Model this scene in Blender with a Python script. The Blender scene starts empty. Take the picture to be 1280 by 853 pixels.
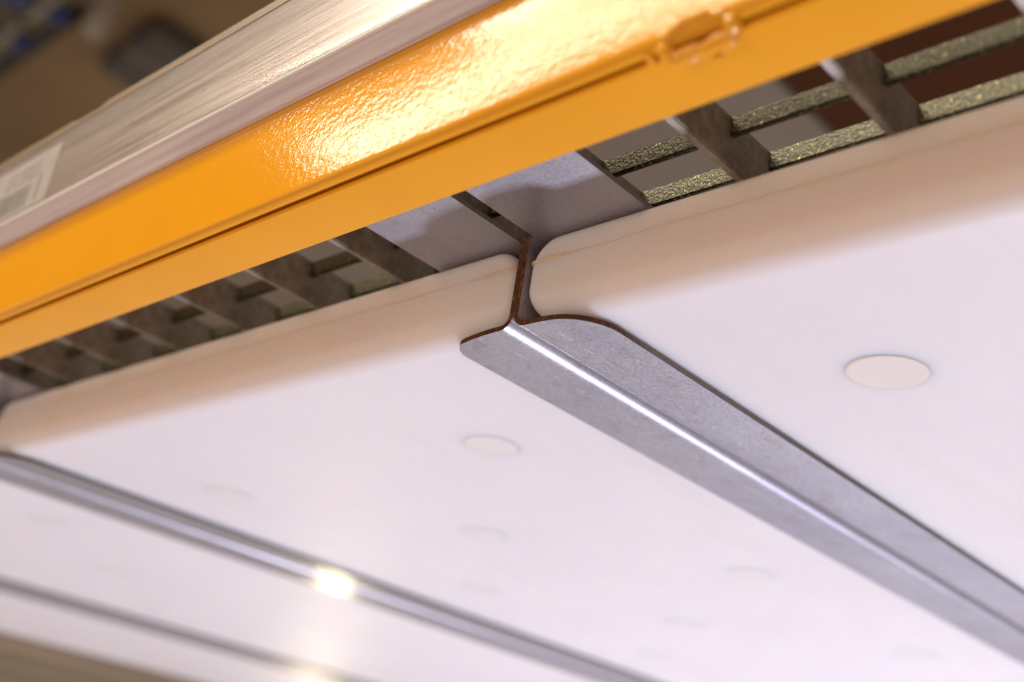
import bpy, bmesh, math, random
from mathutils import Vector, Matrix, noise as mn

random.seed(7)
S = bpy.context.scene
C = S.collection

# ---------------------------------------------------------------- camera
cam = bpy.data.cameras.new("camera")
cam.sensor_width = 36.0
cam.lens = 36.0 * 1506.72 / 1280.0
cam.clip_start = 0.01
cam.clip_end = 60.0
right = Vector((0.73136414, 0.66581146, 0.14765359))
up = Vector((0.17233041, -0.38990291, 0.90458717))
fwd = Vector((-0.65985507, 0.63613742, 0.39990057))
co = bpy.data.objects.new("camera", cam)
C.objects.link(co)
m = Matrix.Identity(4)
for i in range(3):
    m[i][0] = right[i]; m[i][1] = up[i]; m[i][2] = -fwd[i]
co.matrix_world = m
cam.dof.use_dof = True
cam.dof.focus_distance = 0.307
cam.dof.aperture_fstop = 8.0
cam.dof.aperture_blades = 0
S.camera = co

# ---------------------------------------------------------------- light of the room
w = bpy.data.worlds.new("World"); S.world = w; w.use_nodes = True
bg = w.node_tree.nodes["Background"]
bg.inputs[0].default_value = (1.0, 0.79, 0.64, 1); bg.inputs[1].default_value = 0.34

def area(name, loc, target, sx, sy, power, color):
    l = bpy.data.lights.new(name, 'AREA'); l.shape = 'RECTANGLE'; l.size = sx; l.size_y = sy
    l.energy = power; l.color = color
    o = bpy.data.objects.new(name, l); C.objects.link(o)
    o.location = loc
    d = (Vector(target) - Vector(loc)).normalized()
    x = Vector((1, 0, 0)); x = (x - x.dot(d) * d).normalized()
    y = (-d).cross(x)
    mm = Matrix.Identity(4)
    for i in range(3):
        mm[i][0] = x[i]; mm[i][1] = y[i]; mm[i][2] = -d[i]; mm[i][3] = loc[i]
    o.matrix_world = mm
    return o

T0 = (-0.2, 0.18, 0.14)
area("work_lamp", (-0.28, 1.06, -0.90), T0, 0.12, 0.12, 11.6, (0.83, 0.84, 1.0))
area("ceiling_lamp", (-0.86, -1.227, 2.16), T0, 2.1, 0.50, 44, (1.0, 0.90, 0.76))
area("aisle_lamp", (-0.90, -1.227, 1.50), T0, 2.1, 0.13, 12, (1.0, 0.88, 0.70))
area("low_front_fill", (-0.30, -1.25, -0.36), T0, 0.7, 0.4, 4.2, (1.0, 0.76, 0.54))  # added fill without a known source, warms and brightens the tray fronts
area("far_lamp", (-1.42, 1.09, -0.055), (-0.49, 0.388, 0.125), 0.05, 0.05, 0.30, (1.0, 0.86, 0.55))

S.render.engine = 'CYCLES'
S.view_settings.view_transform = 'Standard'
S.view_settings.look = 'None'
S.view_settings.exposure = 0.3
S.view_settings.gamma = 1.0

# ---------------------------------------------------------------- materials
class NT:
    def __init__(s, name):
        s.m = bpy.data.materials.new(name); s.m.use_nodes = True
        s.t = s.m.node_tree; s.b = s.t.nodes["Principled BSDF"]
    def n(s, k, **kw):
        x = s.t.nodes.new(k)
        for a, v in kw.items():
            if a.startswith("i_"): x.inputs[a[2:].replace("_", " ")].default_value = v
            else: setattr(x, a, v)
        return x
    def l(s, a, b): s.t.links.new(a, b)
    def coords(s, scale=(1, 1, 1), rot=(0, 0, 0)):
        tc = s.n("ShaderNodeTexCoord"); mp = s.n("ShaderNodeMapping")
        mp.inputs["Scale"].default_value = scale; mp.inputs["Rotation"].default_value = rot
        s.l(tc.outputs["Object"], mp.inputs[0]); return mp.outputs[0]
    def noise(s, vec, scale, detail=4, rough=0.55):
        x = s.n("ShaderNodeTexNoise"); x.inputs["Scale"].default_value = scale
        x.inputs["Detail"].default_value = detail; x.inputs["Roughness"].default_value = rough
        s.l(vec, x.inputs["Vector"]); return x.outputs["Fac"]
    def ramp(s, fac, stops):
        r = s.n("ShaderNodeValToRGB"); e = r.color_ramp.elements
        while len(e) < len(stops): e.new(0.5)
        for k, (p, c) in enumerate(stops):
            e[k].position = p; e[k].color = (*c, 1) if len(c) == 3 else c
        s.l(fac, r.inputs[0]); return r.outputs[0]
    def mapr(s, fac, a, b, c, d):
        r = s.n("ShaderNodeMapRange"); r.inputs[1].default_value = a; r.inputs[2].default_value = b
        r.inputs[3].default_value = c; r.inputs[4].default_value = d; s.l(fac, r.inputs[0]); return r.outputs[0]
    def mix(s, fac, a, b, mode='MIX'):
        x = s.n("ShaderNodeMix", data_type='RGBA', blend_type=mode)
        if isinstance(fac, (int, float)): x.inputs[0].default_value = fac
        else: s.l(fac, x.inputs[0])
        for i, v in ((6, a), (7, b)):
            if isinstance(v, tuple): x.inputs[i].default_value = (*v, 1)
            else: s.l(v, x.inputs[i])
        return x.outputs[2]
    def math(s, op, a, b=0.0):
        x = s.n("ShaderNodeMath", operation=op)
        for i, v in ((0, a), (1, b)):
            if isinstance(v, (int, float)): x.inputs[i].default_value = v
            else: s.l(v, x.inputs[i])
        return x.outputs[0]
    def bump(s, h, dist, strength=1.0, prev=None):
        x = s.n("ShaderNodeBump"); x.inputs["Distance"].default_value = dist
        x.inputs["Strength"].default_value = strength; s.l(h, x.inputs["Height"])
        if prev: s.l(prev, x.inputs["Normal"])
        return x.outputs[0]
    def set(s, **kw):
        for k, v in kw.items():
            k = k.replace("_", " ")
            if isinstance(v, (int, float)): s.b.inputs[k].default_value = v
            elif isinstance(v, tuple): s.b.inputs[k].default_value = v if k == 'Subsurface Radius' else (*v, 1)
            else: s.l(v, s.b.inputs[k])
        return s.m

def mat_orange():
    s = NT("orange_powder_coat"); v = s.coords()
    big = s.noise(v, 26, 3)
    col = s.mix(s.mapr(big, 0.3, 0.7, 0, 1), (0.83, 0.355, 0.011), (0.88, 0.385, 0.014))
    peel = s.noise(s.coords((0.75, 1, 1)), 780, 2, 0.5)
    fine = s.noise(v, 1700, 1, 0.5)
    wave = s.noise(s.coords((0.35, 1, 1)), 130, 2, 0.5)
    h = s.math('ADD', s.math('MULTIPLY', peel, 0.000062), s.math('ADD', s.math('MULTIPLY', fine, 0.000010), s.math('MULTIPLY', wave, 0.00003)))
    nb = s.bump(h, 1.0)
    return s.set(Base_Color=col, Roughness=0.10, Normal=nb)

def mat_zinc(name="galvanised_steel", base=(0.46, 0.455, 0.53), rough=0.43, marks=True, metal=0.65):
    s = NT(name); v = s.coords()
    sp = s.noise(v, 1500, 3, 0.7)
    cl = s.noise(s.coords((1, 0.35, 1)), 60, 4, 0.6)
    col = s.mix(s.mapr(sp, 0.35, 0.65, 0, 1), tuple(c * 0.80 for c in base), tuple(min(1, c * 1.08) for c in base))
    col = s.mix(s.mapr(cl, 0.3, 0.75, 0.0, 0.6), col, (base[0] * 0.62, base[1] * 0.62, base[2] * 0.72))
    # dark pin-holes
    vo = s.n("ShaderNodeTexVoronoi"); vo.inputs["Scale"].default_value = 260; s.l(v, vo.inputs["Vector"])
    pin = s.mapr(vo.outputs["Distance"], 0.05, 0.13, 1.0, 0.0)
    pin = s.math('MULTIPLY', pin, s.mapr(s.noise(v, 120, 2), 0.52, 0.62, 0.0, 0.75))
    col = s.mix(pin, col, (0.16, 0.14, 0.14))
    dirt = s.noise(s.coords((1, 0.6, 1)), 150, 6, 0.75)
    col = s.mix(s.mapr(dirt, 0.54, 0.72, 0.0, 0.55), col, (0.26, 0.20, 0.16))
    rgh = s.mapr(sp, 0.3, 0.7, rough - 0.06, rough + 0.12)
    if marks:
        # roll-forming marks: two faint broken bright lines along the lower flange
        tc = s.n("ShaderNodeTexCoord"); sx = s.n("ShaderNodeSeparateXYZ"); s.l(tc.outputs["Object"], sx.inputs[0])
        wob = s.mapr(s.noise(s.coords((0.01, 1, 0.01)), 60, 2), 0, 1, -0.0006, 0.0006)
        ax = s.math('ADD', s.math('ABSOLUTE', sx.outputs[0]), wob)
        d = s.math('ABSOLUTE', s.math('SUBTRACT', ax, 0.0098))
        ln = s.mapr(d, 0.0001, 0.00035, 1.0, 0.0)
        br = s.mapr(s.noise(s.coords((1, 1, 1)), 420, 3, 0.7), 0.5, 0.62, 0.0, 0.38)
        br = s.math('MULTIPLY', br, s.mapr(sx.outputs[2], 0.13, 0.131, 1.0, 0.0))
        col = s.mix(s.math('MULTIPLY', ln, br), col, (0.92, 0.90, 0.90))
    h = s.math('ADD', s.math('MULTIPLY', sp, 0.000012), s.math('MULTIPLY', cl, 0.00006))
    return s.set(Base_Color=col, Roughness=rgh, Metallic=metal, Normal=s.bump(h, 1.0), Coat_Weight=0.35, Coat_Roughness=0.16)

def mat_rust():
    s = NT("rusty_cut_edge"); v = s.coords()
    n1 = s.noise(v, 900, 3, 0.7)
    col = s.ramp(n1, [(0.3, (0.035, 0.015, 0.008)), (0.55, (0.10, 0.036, 0.012)), (0.72, (0.30, 0.11, 0.025))])
    tc = s.n("ShaderNodeTexCoord"); sx = s.n("ShaderNodeSeparateXYZ"); s.l(tc.outputs["Object"], sx.inputs[0])
    yy = s.math('ADD', sx.outputs[1], s.mapr(n1, 0.3, 0.7, -0.006, 0.006))
    col = s.mix(s.mapr(yy, 0.203, 0.222, 0.0, 1.0), col, (0.19, 0.17, 0.16))
    return s.set(Base_Color=col, Roughness=0.6, Metallic=0.25, Normal=s.bump(n1, 0.0002))

def mat_hotdip():
    s = NT("hot_dip_zinc"); v = s.coords()
    n1 = s.noise(v, 300, 5, 0.7); n2 = s.noise(v, 900, 3, 0.7)
    st = s.noise(s.coords((1, 1.0, 0.25)), 90, 4, 0.65)
    col = s.mix(s.mapr(n1, 0.3, 0.7, 0, 1), (0.24, 0.215, 0.19), (0.48, 0.45, 0.41))
    col = s.mix(s.mapr(st, 0.45, 0.7, 0, 0.6), col, (0.13, 0.085, 0.055))
    return s.set(Base_Color=col, Roughness=s.mapr(n2, 0.3, 0.7, 0.35, 0.65), Metallic=0.45, Normal=s.bump(n2, 0.0004, 0.7))

def mat_crossbar():
    s = NT("sparkling_zinc"); v = s.coords()
    n2 = s.noise(v, 1100, 3, 0.75)
    vo = s.n("ShaderNodeTexVoronoi"); vo.inputs["Scale"].default_value = 1400; s.l(v, vo.inputs["Vector"])
    col = s.mix(s.mapr(n2, 0.4, 0.62, 0, 1), (0.045, 0.041, 0.024), (0.125, 0.112, 0.065))
    glint_paint = s.mapr(s.noise(v, 800, 2, 0.6), 0.63, 0.68, 0, 1)
    col = s.mix(glint_paint, col, (0.42, 0.39, 0.18))  # sparkle glints painted as bright specks in the base colour
    return s.set(Base_Color=col, Roughness=0.38, Metallic=0.55, Normal=s.bump(s.math('ADD', n2, vo.outputs["Distance"]), 0.00012, 0.7))

def mat_hdpe():
    s = NT("white_polyethylene"); v = s.coords()
    cl = s.noise(v, 9, 3, 0.5); sc = s.noise(s.coords((1, 0.2, 1), (0, 0, 0.5)), 120, 4, 0.6)
    col = s.mix(s.mapr(cl, 0.3, 0.7, 0, 1), (0.78, 0.755, 0.805), (0.745, 0.71, 0.77))
    sp = s.noise(v, 330, 2, 0.5)
    smg = s.noise(s.coords((1, 0.25, 1), (0, 0, 0.3)), 22, 5, 0.7)
    col = s.mix(s.mapr(smg, 0.55, 0.75, 0, 0.22), col, (0.60, 0.53, 0.50))
    scr = s.noise(s.coords((1, 0.012, 1), (0, 0, 0.12)), 900, 2, 0.5)
    col = s.mix(s.mapr(scr, 0.70, 0.76, 0, 0.18), col, (0.55, 0.50, 0.50))
    speck = s.mapr(sp, 0.76, 0.80, 0, 0.35)
    col = s.mix(speck, col, (0.45, 0.36, 0.27))
    return s.set(Base_Color=col, Roughness=s.mapr(sc, 0.3, 0.7, 0.42, 0.54), Specular_IOR_Level=0.22, Subsurface_Weight=0.85, Subsurface_Radius=(0.016, 0.0095, 0.006),
                 Subsurface_Scale=1.0, Normal=s.bump(s.math('ADD', s.math('MULTIPLY', cl, 0.0004), s.math('MULTIPLY', sc, 0.000006)), 1.0))

def mat_gate():
    s = NT("matt_polyethylene_recess"); v = s.coords()
    return s.set(Base_Color=s.mix(s.noise(v, 120, 3), (0.70, 0.63, 0.61), (0.76, 0.70, 0.68)), Roughness=0.6)

def mat_plastic():
    s = NT("streaked_clear_plastic_over_metal")
    v1 = s.coords((0.02, 1, 1)); v2 = s.coords((0.05, 1, 1)); v3 = s.coords((0.5, 1, 1))
    a = s.noise(v1, 420, 4, 0.6); b = s.noise(v2, 1300, 3, 0.6); c = s.noise(v3, 300, 4, 0.7)
    col = s.ramp(a, [(0.30, (0.34, 0.26, 0.225)), (0.46, (0.52, 0.43, 0.39)), (0.58, (0.62, 0.54, 0.50)), (0.70, (0.36, 0.29, 0.25))])
    col = s.mix(s.mapr(b, 0.4, 0.7, 0, 0.4), col, (0.70, 0.62, 0.58))
    col = s.mix(s.mapr(c, 0.62, 0.72, 0, 0.55), col, (0.24, 0.19, 0.15))
    h = s.math('ADD', s.math('MULTIPLY', a, 0.00022), s.math('MULTIPLY', b, 0.0001))
    return s.set(Base_Color=col, Roughness=0.30, Metallic=0.55, Coat_Weight=0.9, Coat_Roughness=0.20, Normal=s.bump(h, 1.0))

def mat_simple(name, c1, c2, scale=20, rough=0.6, metal=0.0, bump=0.0, stretch=(1, 1, 1)):
    s = NT(name); v = s.coords(stretch); n = s.noise(v, scale, 4, 0.6)
    kw = dict(Base_Color=s.mix(s.mapr(n, 0.3, 0.7, 0, 1), c1, c2), Roughness=rough, Metallic=metal)
    if bump: kw["Normal"] = s.bump(n, bump)
    return s.set(**kw)

M_OR = mat_orange(); M_ZN = mat_zinc(); M_RU = mat_rust(); M_HD = mat_hotdip(); M_CB = mat_crossbar()
M_PE = mat_hdpe(); M_GT = mat_gate(); M_PL = mat_plastic()

# ---------------------------------------------------------------- helpers
def link(name, me, mats, parent=None, smooth=None):
    o = bpy.data.objects.new(name, me); C.objects.link(o)
    for mm in (mats if isinstance(mats, (list, tuple)) else [mats]): me.materials.append(mm)
    if parent: o.parent = parent
    if smooth is not None:
        for p in me.polygons: p.use_smooth = True
        me.set_sharp_from_angle(angle=math.radians(smooth))
    return o

def tag(o, label, cat, group=None, kind=None):
    if label: o["label"] = label
    if cat: o["category"] = cat
    if group: o["group"] = group
    if kind: o["kind"] = kind
    return o

def empty(name, loc=(0, 0, 0)):
    o = bpy.data.objects.new(name, None); C.objects.link(o); o.location = loc; o.empty_display_size = 0.02
    return o

def mesh(name, verts, faces):
    me = bpy.data.meshes.new(name); me.from_pydata(verts, [], faces)
    bm = bmesh.new(); bm.from_mesh(me); bmesh.ops.recalc_face_normals(bm, faces=bm.faces); bm.to_mesh(me); bm.free()
    return me

def bev(o, wdt, seg=2, ang=40):
    md = o.modifiers.new("bevel", 'BEVEL'); md.width = wdt; md.segments = seg; md.limit_method = 'ANGLE'
    md.angle_limit = math.radians(ang); md.harden_normals = False
    return o

def box_me(name, x0, x1, y0, y1, z0, z1):
    v = [(x, y, z) for x in (x0, x1) for y in (y0, y1) for z in (z0, z1)]
    return mesh(name, v, [(0, 1, 3, 2), (4, 6, 7, 5), (0, 4, 5, 1), (2, 3, 7, 6), (0, 2, 6, 4), (1, 5, 7, 3)])

def prism_x(name, poly, x0, x1, nseg=1, jit=None):
    """closed (y,z) polygon swept along x; jit(x,i)->(dy,dz)"""
    n = len(poly); V = []; F = []
    for k in range(nseg + 1):
        x = x0 + (x1 - x0) * k / nseg
        for i, (y, z) in enumerate(poly):
            dy, dz = jit(x, i) if jit else (0, 0)
            V.append((x, y + dy, z + dz))
    for k in range(nseg):
        for i in range(n):
            j = (i + 1) % n
            F.append((k * n + i, k * n + j, (k + 1) * n + j, (k + 1) * n + i))
    F.append(tuple(range(n))); F.append(tuple(nseg * n + i for i in reversed(range(n))))
    return mesh(name, V, F)

def arc(cy, cz, r, a0, a1, n):
    return [(cy + r * math.cos(math.radians(a0 + (a1 - a0) * k / n)), cz + r * math.sin(math.radians(a0 + (a1 - a0) * k / n))) for k in range(n + 1)]

def tube(name, pts, rad, nseg=8, closed_ends=True):
    V = []; F = []
    for k, p in enumerate(pts):
        p = Vector(p)
        t = (Vector(pts[min(k + 1, len(pts) - 1)]) - Vector(pts[max(k - 1, 0)])).normalized()
        a = t.cross(Vector((0, 0, 1)));
        if a.length < 1e-4: a = t.cross(Vector((0, 1, 0)))
        a.normalize(); b = t.cross(a)
        r = rad[k] if isinstance(rad, (list, tuple)) else rad
        for i in range(nseg):
            q = 2 * math.pi * i / nseg
            V.append(tuple(p + r * (math.cos(q) * a + math.sin(q) * b)))
    for k in range(len(pts) - 1):
        for i in range(nseg):
            j = (i + 1) % nseg
            F.append((k * nseg + i, k * nseg + j, (k + 1) * nseg + j, (k + 1) * nseg + i))
    F.append(tuple(range(nseg))); F.append(tuple((len(pts) - 1) * nseg + i for i in reversed(range(nseg))))
    return mesh(name, V, F)

# ---------------------------------------------------------------- the setting
o = link("ceiling", box_me("ceiling", -9, 3, -4, 7, 2.62, 2.72), mat_simple("tan_ceiling_paint", (0.15, 0.095, 0.038), (0.32, 0.215, 0.11), 0.5, 0.8)); tag(o, None, None, kind='structure')

# ---------------------------------------------------------------- orange rack beam
BX0, BX1 = -1.35, 0.30
beam = empty("rack_beam", (0, 0, 0))
tag(beam, "orange powder-coated steel rack beam with a seam along its underside edge", "rack beam")
yf, zt = 0.1365, 0.2085
outer = [(yf + 0.014, zt)] + arc(yf + 0.003, zt - 0.003, 0.003, 90, 180, 6) + arc(yf + 0.0022, 0.1431, 0.0022, 180, 270, 10) + [(yf + 0.0025, 0.1411), (yf + 0.0028, 0.1418), (yf + 0.012, 0.1418)]
inner = [(yf + 0.012, 0.1437)] + [(yf + 0.0022, 0.1437)] + arc(yf + 0.0022, 0.1442, 0.0008, 240, 180, 4) + arc(yf + 0.003, zt - 0.003, 0.0015, 180, 90, 5) + [(yf + 0.014, zt - 0.0015)]
def jf(x, i):
    return (0.00012 * mn.noise(Vector((x * 14, i * 0.13, 0))), 0.00015 * mn.noise(Vector((x * 11, 5, i * 0.1))))
link("front_channel", prism_x("front_channel", outer + inner, BX0, BX1, 160, jf), M_OR, beam, 35)
yr, zb = 0.1562, 0.1398
ye = 0.1399
rear = [(ye + 0.010, zt + 0.0016)] + arc(yr - 0.0025, zt - 0.0009, 0.0025, 90, 0, 6) + arc(yr - 0.0022, zb + 0.0022, 0.0022, 0, -90, 8) + arc(ye + 0.0003, zb + 0.0003, 0.0003, 270, 180, 3) + [(ye, zb + 0.0011), (yr - 0.0030, zb + 0.0011), (yr - 0.0015, zb + 0.0028), (yr - 0.0015, zt - 0.001), (yr - 0.003, zt + 0.0002), (ye + 0.010, zt + 0.0002)]
link("rear_channel", prism_x("rear_channel", rear, BX0, BX1, 120, lambda x, i: (0.0001 * mn.noise(Vector((x * 9, 9, 0))), 0)), M_OR, beam, 35)
# weld bead bridging the seam: an arched, lumpy bead with drops at its ends
def blob_mesh(name, blobs, vox=0.00035):
    K = 100.0
    mb = bpy.data.metaballs.new("mb"); mb.resolution = vox * K; mb.render_resolution = vox * K; mb.threshold = 0.3
    for p, r in blobs:
        e = mb.elements.new(); e.co = Vector(p) * K; e.radius = r * K
    ob = bpy.data.objects.new("mbtmp", mb); C.objects.link(ob)
    dg = bpy.context.evaluated_depsgraph_get(); dg.update()
    me = bpy.data.meshes.new_from_object(ob.evaluated_get(dg)); me.name = name
    bpy.data.objects.remove(ob)
    me.transform(Matrix.Diagonal((1 / K, 1 / K, 1 / K, 1)))
    return me
bl = []
rw = random.Random(3)
for k in range(15):
    t = k / 14
    x = -0.1150 + 0.0125 * t
    ar = math.sin(math.pi * t)
    bl.append(((x, 0.1402 + 0.0003 * rw.uniform(-1, 1), 0.1392 + 0.0003 * rw.uniform(-1, 1)), 0.0018 + 0.0006 * rw.random()))
    bl.append(((x, 0.1373 - 0.0004 * ar, 0.1422 + 0.0016 * ar + 0.0002 * rw.uniform(-1, 1)), 0.0015 + 0.0006 * rw.random()))
for (x, y, z, r) in [(-0.1158, 0.1385, 0.1404, 0.0030), (-0.1014, 0.1383, 0.1404, 0.0030), (-0.108, 0.1436, 0.1396, 0.0018), (-0.1195, 0.1390, 0.1402, 0.0018)]:
    bl.append(((x, y, z), r * 0.85))
link("weld_bead", blob_mesh("weld_bead", bl), M_OR, beam, 180)

# ---------------------------------------------------------------- plastic price channel on the beam
strip = empty("price_channel", (0, 0, 0))
tag(strip, "scuffed clear plastic price channel clipped along the front of the orange beam", "label holder")
sy = 0.1310
prof = [(0.1360, 0.2060), (0.1322, 0.2060), (sy + 0.0002, 0.2040)] + [(sy, 0.1800)] + arc(sy + 0.0012, 0.1765, 0.0012, 180, 250, 5) + \
       [(0.1350, 0.1751), (0.1361, 0.1751)]
link("front_plate", prism_x("front_plate", prof, BX0, 0.25, 120, lambda x, i: (0.00015 * mn.noise(Vector((x * 7, i, 0))), 0.0001 * mn.noise(Vector((x * 6, 3, 0))))), M_PL, strip, 30)
M_LIP = mat_simple("yellowed_plastic_film", (0.25, 0.18, 0.11), (0.38, 0.30, 0.22), 300, 0.35, 0.1, 0.0003, (0.03, 1, 1))
M_LIP2 = mat_simple("brown_plastic_edge", (0.10, 0.07, 0.05), (0.25, 0.19, 0.14), 300, 0.35, 0.1, 0.0003, (0.03, 1, 1))
M_LAV = mat_simple("lavender_lit_lip", (0.60, 0.52, 0.62), (0.84, 0.79, 0.86), 500, 0.3, 0.0, 0.0001, (0.03, 1, 1))  # pale lavender light on the lip's underside is put into this colour
# upper films: torn edge near the left
def torn(x, base, amp, seed):
    z = base + amp * mn.noise(Vector((x * 60, seed, 0)))
    return z
def film(name, x0, x1, y0, y1, z0, ztop, seed, mat, step=None):
    n = 260; V = []; F = []
    for k in range(n + 1):
        x = x0 + (x1 - x0) * k / n
        zz = ztop(x)
        V += [(x, y0, z0), (x, y1, z0), (x, y1, zz), (x, y0, zz)]
    for k in range(n):
        a = 4 * k; b = a + 4
        for i in range(4):
            j = (i + 1) % 4
            F.append((a + i, a + j, b + j, b + i))
    F += [(0, 1, 2, 3), (4 * n + 3, 4 * n + 2, 4 * n + 1, 4 * n)]
    return link(name, mesh(name, V, F), mat, strip)
def z1(x):
    z = 0.2085 + 0.0002 * mn.noise(Vector((x * 80, 1, 0)))
    if x < -0.345: z -= 0.0012 + 0.0006 * mn.noise(Vector((x * 400, 1, 0)))
    if x < -0.362: z += 0.0010
    return z
film("top_film", BX0, 0.25, 0.1316, 0.1324, 0.2055, z1, 1, M_LIP)
def z2(x):
    z = 0.2105 + 0.00015 * mn.noise(Vector((x * 50, 4, 0)))
    if x < -0.322: z -= 0.0014 * min(1, (-0.322 - x) / 0.004)
    if x < -0.338: z -= 0.0024 + 0.0008 * mn.noise(Vector((x * 350, 8, 0)))
    if x < -0.3625: z += 0.0030
    return z
film("rear_edge", BX0, 0.25, 0.1335, 0.1345, 0.2058, z2, 2, M_LIP2)
link("lower_lip", prism_x("lower_lip", [(0.1312, 0.1745), (0.1328, 0.17345), (0.1331, 0.17310), (0.1346, 0.1722), (0.1350, 0.1716), (0.1363, 0.17135), (0.1363, 0.1742), (0.1340, 0.1750)], BX0, 0.25, 60), M_LAV, strip, 40)
M_RI = mat_simple("painted_highlight_ridge", (0.74, 0.70, 0.70), (0.86, 0.83, 0.82), 300, 0.22, 0.0, 0.0001, (0.03, 1, 1))
link("ridge", tube("ridge", [(BX0 + (0.25 - BX0) * k / 80, 0.13145 + 0.0001 * mn.noise(Vector((k * 0.3, 0, 0))), 0.17560) for k in range(81)], 0.00095, 10), M_RI, strip, 60)  # white tube stands for the highlight along the plate's rounded lower edge
# paper sticker with a barcode
M_PAP = mat_simple("grey_white_label_paper", (0.36, 0.32, 0.30), (0.42, 0.385, 0.365), 200, 0.5)
M_INK = mat_simple("faded_black_print", (0.19, 0.17, 0.17), (0.24, 0.22, 0.22), 200, 0.6)
lab = link("paper_label", box_me("paper_label", -0.432, -0.3645, sy - 0.00022, sy + 0.0001, 0.1772, 0.2000), M_PAP, strip)
V = []; F = []
def quad(x0, x1, z0, z1_, y=sy - 0.00027):
    b = len(V); V.extend([(x0, y, z0), (x1, y, z0), (x1, y, z1_), (x0, y, z1_)]); F.append((b, b + 1, b + 2, b + 3))
x = -0.4040
rb = random.Random(11)
while x < -0.3800:
    wd = rb.choice((0.0003, 0.0005, 0.0008, 0.0011)); quad(x, x + wd, 0.1790, 0.1880); x += wd + rb.choice((0.0003, 0.0004, 0.0007))
quad(-0.3742, -0.3724, 0.1800, 0.1888)
for r in range(3):
    x = -0.402
    while x < -0.376:
        wd = rb.uniform(0.0006, 0.0016); quad(x, x + wd, 0.1905 + r * 0.0024, 0.1914 + r * 0.0024); x += wd + rb.choice((0.0004, 0.0005, 0.0014))
bar = link("barcode_print", mesh("barcode_print", V, F), M_INK, lab); bar["kind"] = "stuff"

# ---------------------------------------------------------------- steel deck grating
deck = empty("deck_grating", (0, 0.16, 0.153))
tag(deck, "galvanised steel bar grating deck above the white trays, behind the orange beam", "steel grating")
ZB0, ZB1 = 0.1530, 0.1663
xs = [-0.0655 + 0.0374 * k for k in range(1, 9)][::-1] + [-0.0655, -0.1029, -0.1405, -0.1786, -0.2180, -0.2563, -0.2963, -0.3357, -0.3757, -0.4144] + [-0.4144 - 0.0392 * k for k in range(1, 20)]
bme = box_me("bearing_bar", 0, 0.0026, -0.0022, 0.70, 0.0, ZB1 - ZB0)
bm = bmesh.new(); bm.from_mesh(bme); bmesh.ops.bevel(bm, geom=bm.edges[:], offset=0.0004, segments=2, affect='EDGES'); bm.to_mesh(bme); bm.free()
first = True
for x in xs:
    o = bpy.data.objects.new("bearing_bar", bme); C.objects.link(o)
    if first: bme.materials.append(M_HD); first = False
    o.parent = deck; o.location = (x, 0, 0)
cme = box_me("cross_bar", -1.18, 0.24, 0, 0.0018, -0.0052, 0.0)
bm = bmesh.new(); bm.from_mesh(cme)
bmesh.ops.bevel(bm, geom=bm.edges[:], offset=0.0003, segments=2, affect='EDGES'); bm.to_mesh(cme); bm.free()
cme.materials.append(M_CB)
k = 0
y = 0.1910 - 0.0165 * 2 + 0.0
while y < 0.84:
    o = bpy.data.objects.new("cross_bar", cme); C.objects.link(o)
    o.parent = deck; o.location = (0, y - 0.16, ZB1 - ZB0 - 0.0002); y += 0.0165

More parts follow.
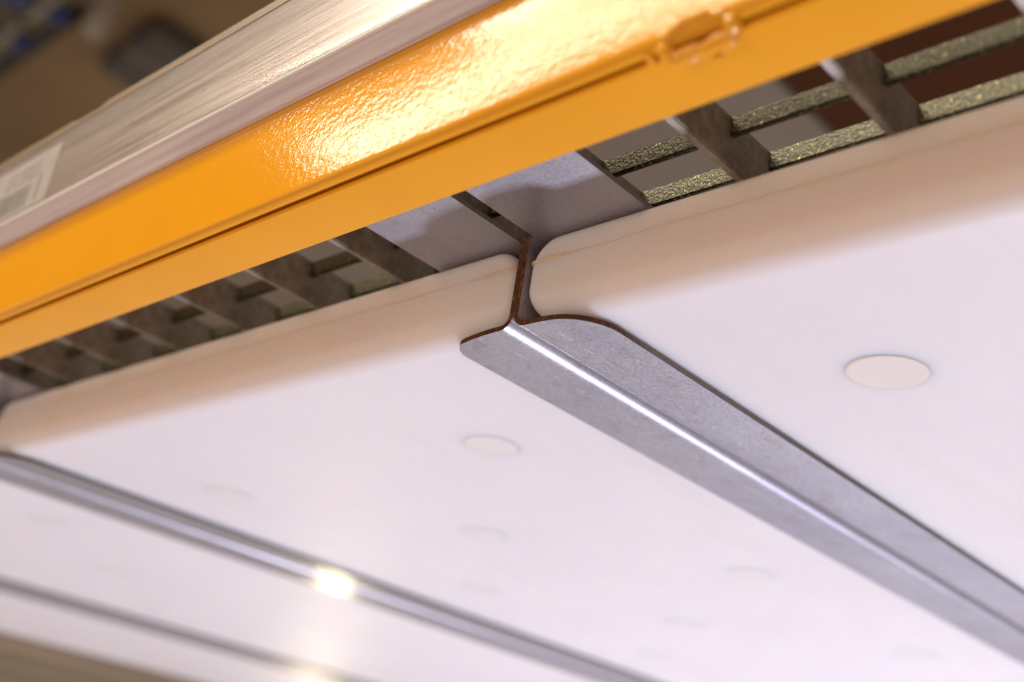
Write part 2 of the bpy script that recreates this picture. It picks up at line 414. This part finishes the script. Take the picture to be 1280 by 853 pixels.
# ---------------------------------------------------------------- back-to-back channel rails (inverted T)
T = 0.0014
ZF, ZT = 0.1250, 0.1508
HALF = math.copysign
def half_channel(name, sgn, lower_w, upper_w, rc, parent, yend=0.95):
    """local x from the seam; path centre line described by outer (seam side) points; sgn=-1 left, +1 right"""
    r_lo, r_hi = 0.0040, 0.0028    # outer bend radii
    # path: offset pairs (outer, inner): outer = side facing seam / downwards / upwards
    P = []   # (outer(x,z), inner(x,z), ystart, isupper)
    yw = 0.1928
    def yl(x):
        u = max(0.0, x - 0.003) / (lower_w - 0.003)
        s = yw + 0.0030 * u * u
        e = lower_w - x
        if e < rc: s += rc - math.sqrt(max(0, rc * rc - (rc - e) ** 2))
        return s
    xsl = []
    n = 26
    for k in range(n + 1):
        u = k / n
        x = lower_w - (lower_w - r_lo) * (1 - math.cos(u * math.pi / 2)) if k < n else r_lo
        xsl.append(x)
    for x in xsl:
        P.append(((x, ZF), (x, ZF + T), yl(x)))
    for k in range(1, 9):
        a = math.radians(90 * k / 8)
        c = (r_lo, ZF + r_lo)
        P.append(((c[0] - r_lo * math.sin(a), c[1] - r_lo * math.cos(a)), (c[0] - (r_lo - T) * math.sin(a), c[1] - (r_lo - T) * math.cos(a)), yw))
    nl = len(P)
    for k in range(1, 6):
        z = ZF + r_lo + (ZT + T - r_hi - ZF - r_lo) * k / 5
        P.append(((0, z), (T, z), yw))
    for k in range(1, 7):
        a = math.radians(90 * k / 6)
        c = (r_hi, ZT + T - r_hi)
        P.append(((c[0] - r_hi * math.cos(a), c[1] + r_hi * math.sin(a)), (c[0] - (r_hi - T) * math.cos(a), c[1] + (r_hi - T) * math.sin(a)), yw))
    nu = len(P) - 1
    P.append(((upper_w, ZT + T), (upper_w, ZT), yw))
    V = []; F = []; MI = []
    sm = 0.0
    for (a, b, s) in P:
        ox = 0.00012
        V += [(sgn * (a[0] + ox), s, a[1]), (sgn * (b[0] + ox), s, b[1]), (sgn * (a[0] + ox), yend, a[1]), (sgn * (b[0] + ox), yend, b[1])]
    for k in range(len(P) - 1):
        a = 4 * k; b = a + 4
        F.append((a, b, b + 2, a + 2)); MI.append(0)
        F.append((a + 1, a + 3, b + 3, b + 1)); MI.append(0)
        F.append((a, a + 1, b + 1, b)); MI.append(1)
        F.append((a + 2, b + 2, b + 3, a + 3)); MI.append(1)
    F.append((0, 2, 3, 1)); MI.append(1)
    e = 4 * (len(P) - 1)
    F.append((e, e + 1, e + 3, e + 2)); MI.append(0)
    # forward tongue of the upper flange (the web is notched away here)
    y0 = 0.1578
    x0 = 0.0026
    yj = yw + 0.00002
    b = len(V)
    for (x, yy, z) in [(x0, y0, ZT), (upper_w, y0, ZT), (upper_w, yj, ZT), (x0, yj, ZT), (x0, y0, ZT + T), (upper_w, y0, ZT + T), (upper_w, yj, ZT + T), (x0, yj, ZT + T)]:
        V.append((sgn * (x + 0.0001), yy, z))
    for f_ in [(0, 1, 2, 3), (4, 7, 6, 5), (0, 4, 5, 1), (0, 3, 7, 4), (1, 5, 6, 2)]:
        F.append(tuple(b + i for i in f_)); MI.append(0)
    me = bpy.data.meshes.new(name); me.from_pydata(V, [], F)
    for p, mi in zip(me.polygons, MI): p.material_index = mi
    bm = bmesh.new(); bm.from_mesh(me); bmesh.ops.recalc_face_normals(bm, faces=bm.faces)
    bm.to_mesh(me); bm.free()
    o = link(name, me, [M_ZN, M_RU], parent, 42)
    return o

proto = empty("support_rail", (-0.2009, 0, 0))
tag(proto, "sharp galvanised T-shaped rail with rusty brown cut end, in the middle of the picture", "rail", "galvanised T rails carrying the white trays")
half_channel("channel_half", -1, 0.0246, 0.0350, 0.0060, proto)
half_channel("channel_half", 1, 0.0238, 0.0378, 0.0110, proto)

def copy_tree(o, parent=None):
    c = o.copy(); C.objects.link(c)
    if parent: c.parent = parent
    for ch in [q for q in bpy.data.objects if q.parent == o]: copy_tree(ch, c)
    return c
for x, lb in ((-0.5080, "blurred galvanised T rail running out from the left edge of the picture"),
              (-0.8205, "most blurred galvanised T rail, lowest along the bottom left corner")):
    r = copy_tree(proto); r.location.x = x; r["label"] = lb

# ---------------------------------------------------------------- white moulded panels
def make_panel(label, x0, x1, dimples, y0=0.1932, y1=0.96, ridge=True):
    z0, z1_ = 0.1268, 0.1502
    root = empty("moulded_tray", ((x0 + x1) / 2, y0, z0))
    cx = (x0 + x1) / 2
    tag(root, label, "tray", "white moulded plastic trays held between the rails")
    hw, hh, r = (x1 - x0) / 2, (z1_ - z0) / 2, 0.0088
    sec = []
    for (ccx, ccz, a0) in ((hw - r, hh - r, 0), (-hw + r, hh - r, 90), (-hw + r, -hh + r, 180), (hw - r, -hh + r, 270)):
        for k in range(13):
            a = math.radians(a0 + 90 * k / 12); sec.append((ccx + r * math.cos(a), ccz + r * math.sin(a), math.cos(a), math.sin(a)))
    NS = len(sec); V = []; F = []
    NR = 10
    for q in range(NR + 1):
        t = math.pi / 2 * q / NR
        for (px, pz, nx, nz) in sec:
            D = 0.0026 + 0.0048 * max(0.0, -nz) ** 1.5
            ins = D * (1 - math.sin(t))
            V.append((px - nx * ins, D * (1 - math.cos(t)), hh + pz - nz * ins))
    for (px, pz, nx, nz) in sec: V.append((px, y1 - y0, hh + pz))
    for q in range(NR + 1):
        for k in range(NS):
            j = (k + 1) % NS
            F.append((q * NS + k, q * NS + j, (q + 1) * NS + j, (q + 1) * NS + k))
    F.append(tuple(range(NS))); F.append(tuple((NR + 1) * NS + k for k in reversed(range(NS))))
    me = mesh("tray_body", V, F)
    tmp = bpy.data.objects.new("tmp", me); C.objects.link(tmp)
    cut = None
    if False:
        bmc = bmesh.new()
        for (dx, dy) in dimples:
            bmesh.ops.create_cone(bmc, cap_ends=True, segments=64, radius1=0.0112, radius2=0.0092, depth=0.0012, matrix=Matrix.Translation((dx - cx, dy - y0, 0.0 if (dy < 0.257 and dx < -0.1) else -0.0003)))
        cm = bpy.data.meshes.new("cut"); bmc.to_mesh(cm); bmc.free()
        cut = bpy.data.objects.new("cut", cm); C.objects.link(cut)
        mdb = tmp.modifiers.new("bo", 'BOOLEAN'); mdb.object = cut; mdb.operation = 'DIFFERENCE'; mdb.solver = 'EXACT'
    dg = bpy.context.evaluated_depsgraph_get(); dg.update()
    fin = bpy.data.meshes.new_from_object(tmp.evaluated_get(dg)); fin.name = "tray_body"
    bpy.data.objects.remove(tmp)
    if cut: bpy.data.objects.remove(cut)
    o = link("tray_body", fin, M_PE, root, 50)
    wn = o.modifiers.new("wn", 'WEIGHTED_NORMAL'); wn.keep_sharp = True; wn.weight = 100
    for (dx, dy) in dimples:
        prof_d = [(0.0, 0.00034), (0.004, 0.00034), (0.0075, 0.00032), (0.0088, 0.00040), (0.0095, 0.00046), (0.0099, 0.00038), (0.0102, 0.00015), (0.0104, -0.0002)]
        V2 = [(0, 0, -prof_d[0][1])]; F2 = []; n2 = 56
        for (rr_, hh_) in prof_d[1:]:
            for k in range(n2):
                qa = 2 * math.pi * k / n2; V2.append((rr_ * math.cos(qa), rr_ * math.sin(qa), -hh_))
        for k in range(n2): F2.append((0, 1 + k, 1 + (k + 1) % n2))
        for q2 in range(len(prof_d) - 2):
            for k in range(n2):
                j = (k + 1) % n2; o1 = 1 + q2 * n2; o2 = o1 + n2
                F2.append((o1 + k, o1 + j, o2 + j, o2 + k))
        dm = mesh("moulding_disc", V2, F2)
        if not (dy < 0.257 and dx < -0.1):
            for v_ in dm.vertices:
                rr2 = math.hypot(v_.co.x, v_.co.y) / 0.0104
                v_.co.z = -0.00024 * (1 - rr2 ** 2) + 0.00004
        for p_ in dm.polygons: p_.use_smooth = True
        q = link("moulding_disc", dm, M_GT if dy < 0.257 and dx < -0.1 else M_GP, root); q.location = (dx - cx, dy - y0, 0.0001 if (dy < 0.257 and dx < -0.1) else 0.00003)
    if ridge:
        zr = 0.0163; R = 0.0026; pts = []; rad = []
        xa, xb = x0 - cx, x1 - cx
        path = [(xa - 0.00005, 0.05)]
        for k in range(13):
            a = math.radians(90 * k / 12); path.append((xa + R - R * math.cos(a), R - R * math.sin(a)))
        nn = 150
        for k in range(1, nn): path.append((xa + R + (xb - xa - 2 * R) * k / nn, 0))
        for k in range(13):
            a = math.radians(90 * k / 12); path.append((xb - R + R * math.sin(a), R - R * math.cos(a)))
        path.append((xb + 0.00005, 0.05))
        for k, (px, py) in enumerate(path):
            wv = 0.0006 * mn.noise(Vector((px * 45 + x0 * 9, py * 60, 1))) + 0.00025 * mn.noise(Vector((px * 260, py * 200, 4)))
            edge = min(abs(px - xa), abs(px - xb))
            rr = 0.00011 + 0.00042 * math.exp(-((edge - 0.004) / 0.010) ** 2) * (0.55 + 0.9 * abs(mn.noise(Vector((px * 330, py * 300, 7)))))
            # ride on the curved face: small outward correction where the top edge rounding begins
            dz = 0.0
            pull = R - math.sqrt(max(0, R * R - max(0, dz) ** 2))
            pts.append((px, py + pull * 0.9, zr + wv)); rad.append(rr)
        rp = link("mould_line", tube("mould_line", pts, rad, 6), M_RG, root, 60)
        del rp
    return root
M_GP = mat_simple("pale_polyethylene_recess", (0.75, 0.72, 0.735), (0.78, 0.755, 0.77), 90, 0.5)
M_RG = mat_simple("yellowed_mould_flash", (0.62, 0.47, 0.33), (0.76, 0.62, 0.48), 300, 0.5)

make_panel("sharp-edged white plastic tray right of the focused rail, with a round dimple", -0.1986, 0.1032,
           [(-0.1310, 0.2560), (-0.046 + 0.082, 0.256), (-0.048, 0.338), (-0.130, 0.42), (0.036, 0.42), (-0.048, 0.50), (-0.130, 0.58), (0.036, 0.58)])
make_panel("large white plastic tray between the focused rail and the next rail on the left", -0.5042, -0.2034,
           [(-0.2735, 0.2620), (-0.4330, 0.2680), (-0.3550, 0.3450), (-0.2735, 0.4210), (-0.433, 0.424), (-0.3600, 0.4980), (-0.2735, 0.5690), (-0.433, 0.57)])
make_panel("dimmer white plastic tray between the two blurred rails at lower left", -0.8175, -0.5108,
           [(-0.5921, 0.2687), (-0.7420, 0.2687), (-0.6669, 0.3467), (-0.5921, 0.424), (-0.742, 0.424), (-0.6669, 0.50)], ridge=False)
make_panel("greyish strip of white tray beyond the last rail in the bottom left corner", -1.085, -0.8235, [], ridge=False)

# ---------------------------------------------------------------- things beyond
o = link("wooden_board", box_me("wooden_board", -2.6, -1.10, 0.16, 1.1, 0.118, 0.140), mat_simple("dark_brown_wood", (0.10, 0.07, 0.035), (0.34, 0.26, 0.17), 9, 0.6, 0, 0.001, (1.6, 0.12, 1)))
tag(o, "dark brown wooden board beyond the last tray in the bottom left corner", "board"); bev(o, 0.003)
gs = empty("shallow_tray", (-1.2, 0.75, 0.6))
tag(gs, "plain shallow grey tray seen from below through the gaps of the steel grating", "tray")
MG = mat_simple("grey_crate_plastic", (0.40, 0.36, 0.34), (0.44, 0.40, 0.38), 8, 0.6)
bev(link("crate_base", box_me("crate_base", -1.35, 0.757, -0.32, 0.5, 0, 0.02), MG, gs), 0.006)
bev(link("crate_wall", box_me("crate_wall", -1.34, 0.75, -0.31, -0.29, 0.0201, 0.05), MG, gs), 0.004)
bev(link("crate_wall", box_me("crate_wall", -1.34, 0.75, 0.47, 0.49, 0.0201, 0.05), MG, gs), 0.004)
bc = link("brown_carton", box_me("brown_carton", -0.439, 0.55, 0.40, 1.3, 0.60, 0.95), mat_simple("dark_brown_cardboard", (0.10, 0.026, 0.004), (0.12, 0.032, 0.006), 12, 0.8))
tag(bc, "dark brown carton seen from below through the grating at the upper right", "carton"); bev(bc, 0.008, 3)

# far shelf, upper left: crates with blue blocks and a dark gap
MK = mat_simple("olive_crate_plastic", (0.11, 0.10, 0.055), (0.17, 0.155, 0.09), 14, 0.5)
MB = mat_simple("blue_plastic", (0.006, 0.025, 0.16), (0.010, 0.035, 0.22), 20, 0.4)
MD = mat_simple("black_shelf_paint", (0.010, 0.009, 0.008), (0.02, 0.017, 0.014), 10, 0.6)
MW = mat_simple("pale_plastic", (0.30, 0.26, 0.22), (0.38, 0.33, 0.28), 20, 0.5)
MDG = mat_simple("dark_grey_plastic", (0.065, 0.052, 0.048), (0.085, 0.07, 0.064), 20, 0.5)
shelf = empty("upper_shelf", (-3.1, 0.6, 2.0))
tag(shelf, "dark blurred shelf edge overhead in the upper left corner", "shelf")
link("shelf_board", box_me("shelf_board", -1.6, 1.0, -0.9, 0.30, 0.02, 0.05), MD, shelf)
link("shelf_edge", box_me("shelf_edge", -1.6, 0.125, 0.30, 0.40, -0.01, 0.05), MD, shelf)
rs = random.Random(5)
cr_l = ["olive storage crate with blue corner block, farthest left under the ceiling", "olive storage crate with blue corner block, in the top left corner", "olive storage crate with blue corner block, nearest the dark grey box"]
for i, (x, y) in enumerate(((-3.40, 0.78), (-3.18, 0.78), (-2.96, 0.78))):
    e = empty("hanging_crate", (x, y, 1.96)); tag(e, cr_l[i], "crate", "olive crates at the upper shelf")
    bev(link("crate_tray", box_me("crate_tray", -0.10, 0.10, -0.12, 0.16, 0, 0.05), MK, e), 0.015, 3)
    for yy in (-0.07, 0.02, 0.11):
        link("crate_rib", box_me("crate_rib", -0.085, 0.085, yy - 0.01, yy + 0.01, -0.012, -0.001), MW if yy > 0.1 else MK, e)
    if i:
        bev(link("blue_block", box_me("blue_block", -0.03, 0.05, 0.00, 0.07, -0.035, -0.013), MB, e), 0.008, 3)
        bev(link("blue_block", box_me("blue_block", 0.0, 0.05, 0.125, 0.165, -0.035, -0.0005), MB, e), 0.008, 3)
o = link("plastic_jug", tube("plastic_jug", [(0, 0, 0), (0, 0, 0.02), (0, 0, 0.06), (0, 0, 0.14), (0, 0, 0.17), (0, 0, 0.2)], [0.02, 0.035, 0.04, 0.04, 0.022, 0.018], 20), MW, None, 40)
o.location = (-2.93, 1.03, 1.94); tag(o, "small pale blurred jug beside the olive crates, upper left", "jug")
dv = empty("ceiling_box", (-3.82, 1.56, 2.6)); tag(dv, "dark grey double ceiling box with rounded corners above the price channel", "ceiling fixture")
bev(link("box_half", box_me("box_half", -0.22, 0.0, -0.09, 0.16, -0.05, 0.015), MDG, dv), 0.03, 4)
bev(link("box_half", box_me("box_half", 0.02, 0.24, -0.11, 0.16, -0.07, 0.015), MDG, dv), 0.03, 4)
bev(link("hinge_strip", box_me("hinge_strip", 0.001, 0.019, -0.09, 0.15, -0.055, 0.015), MW, dv), 0.004, 2)
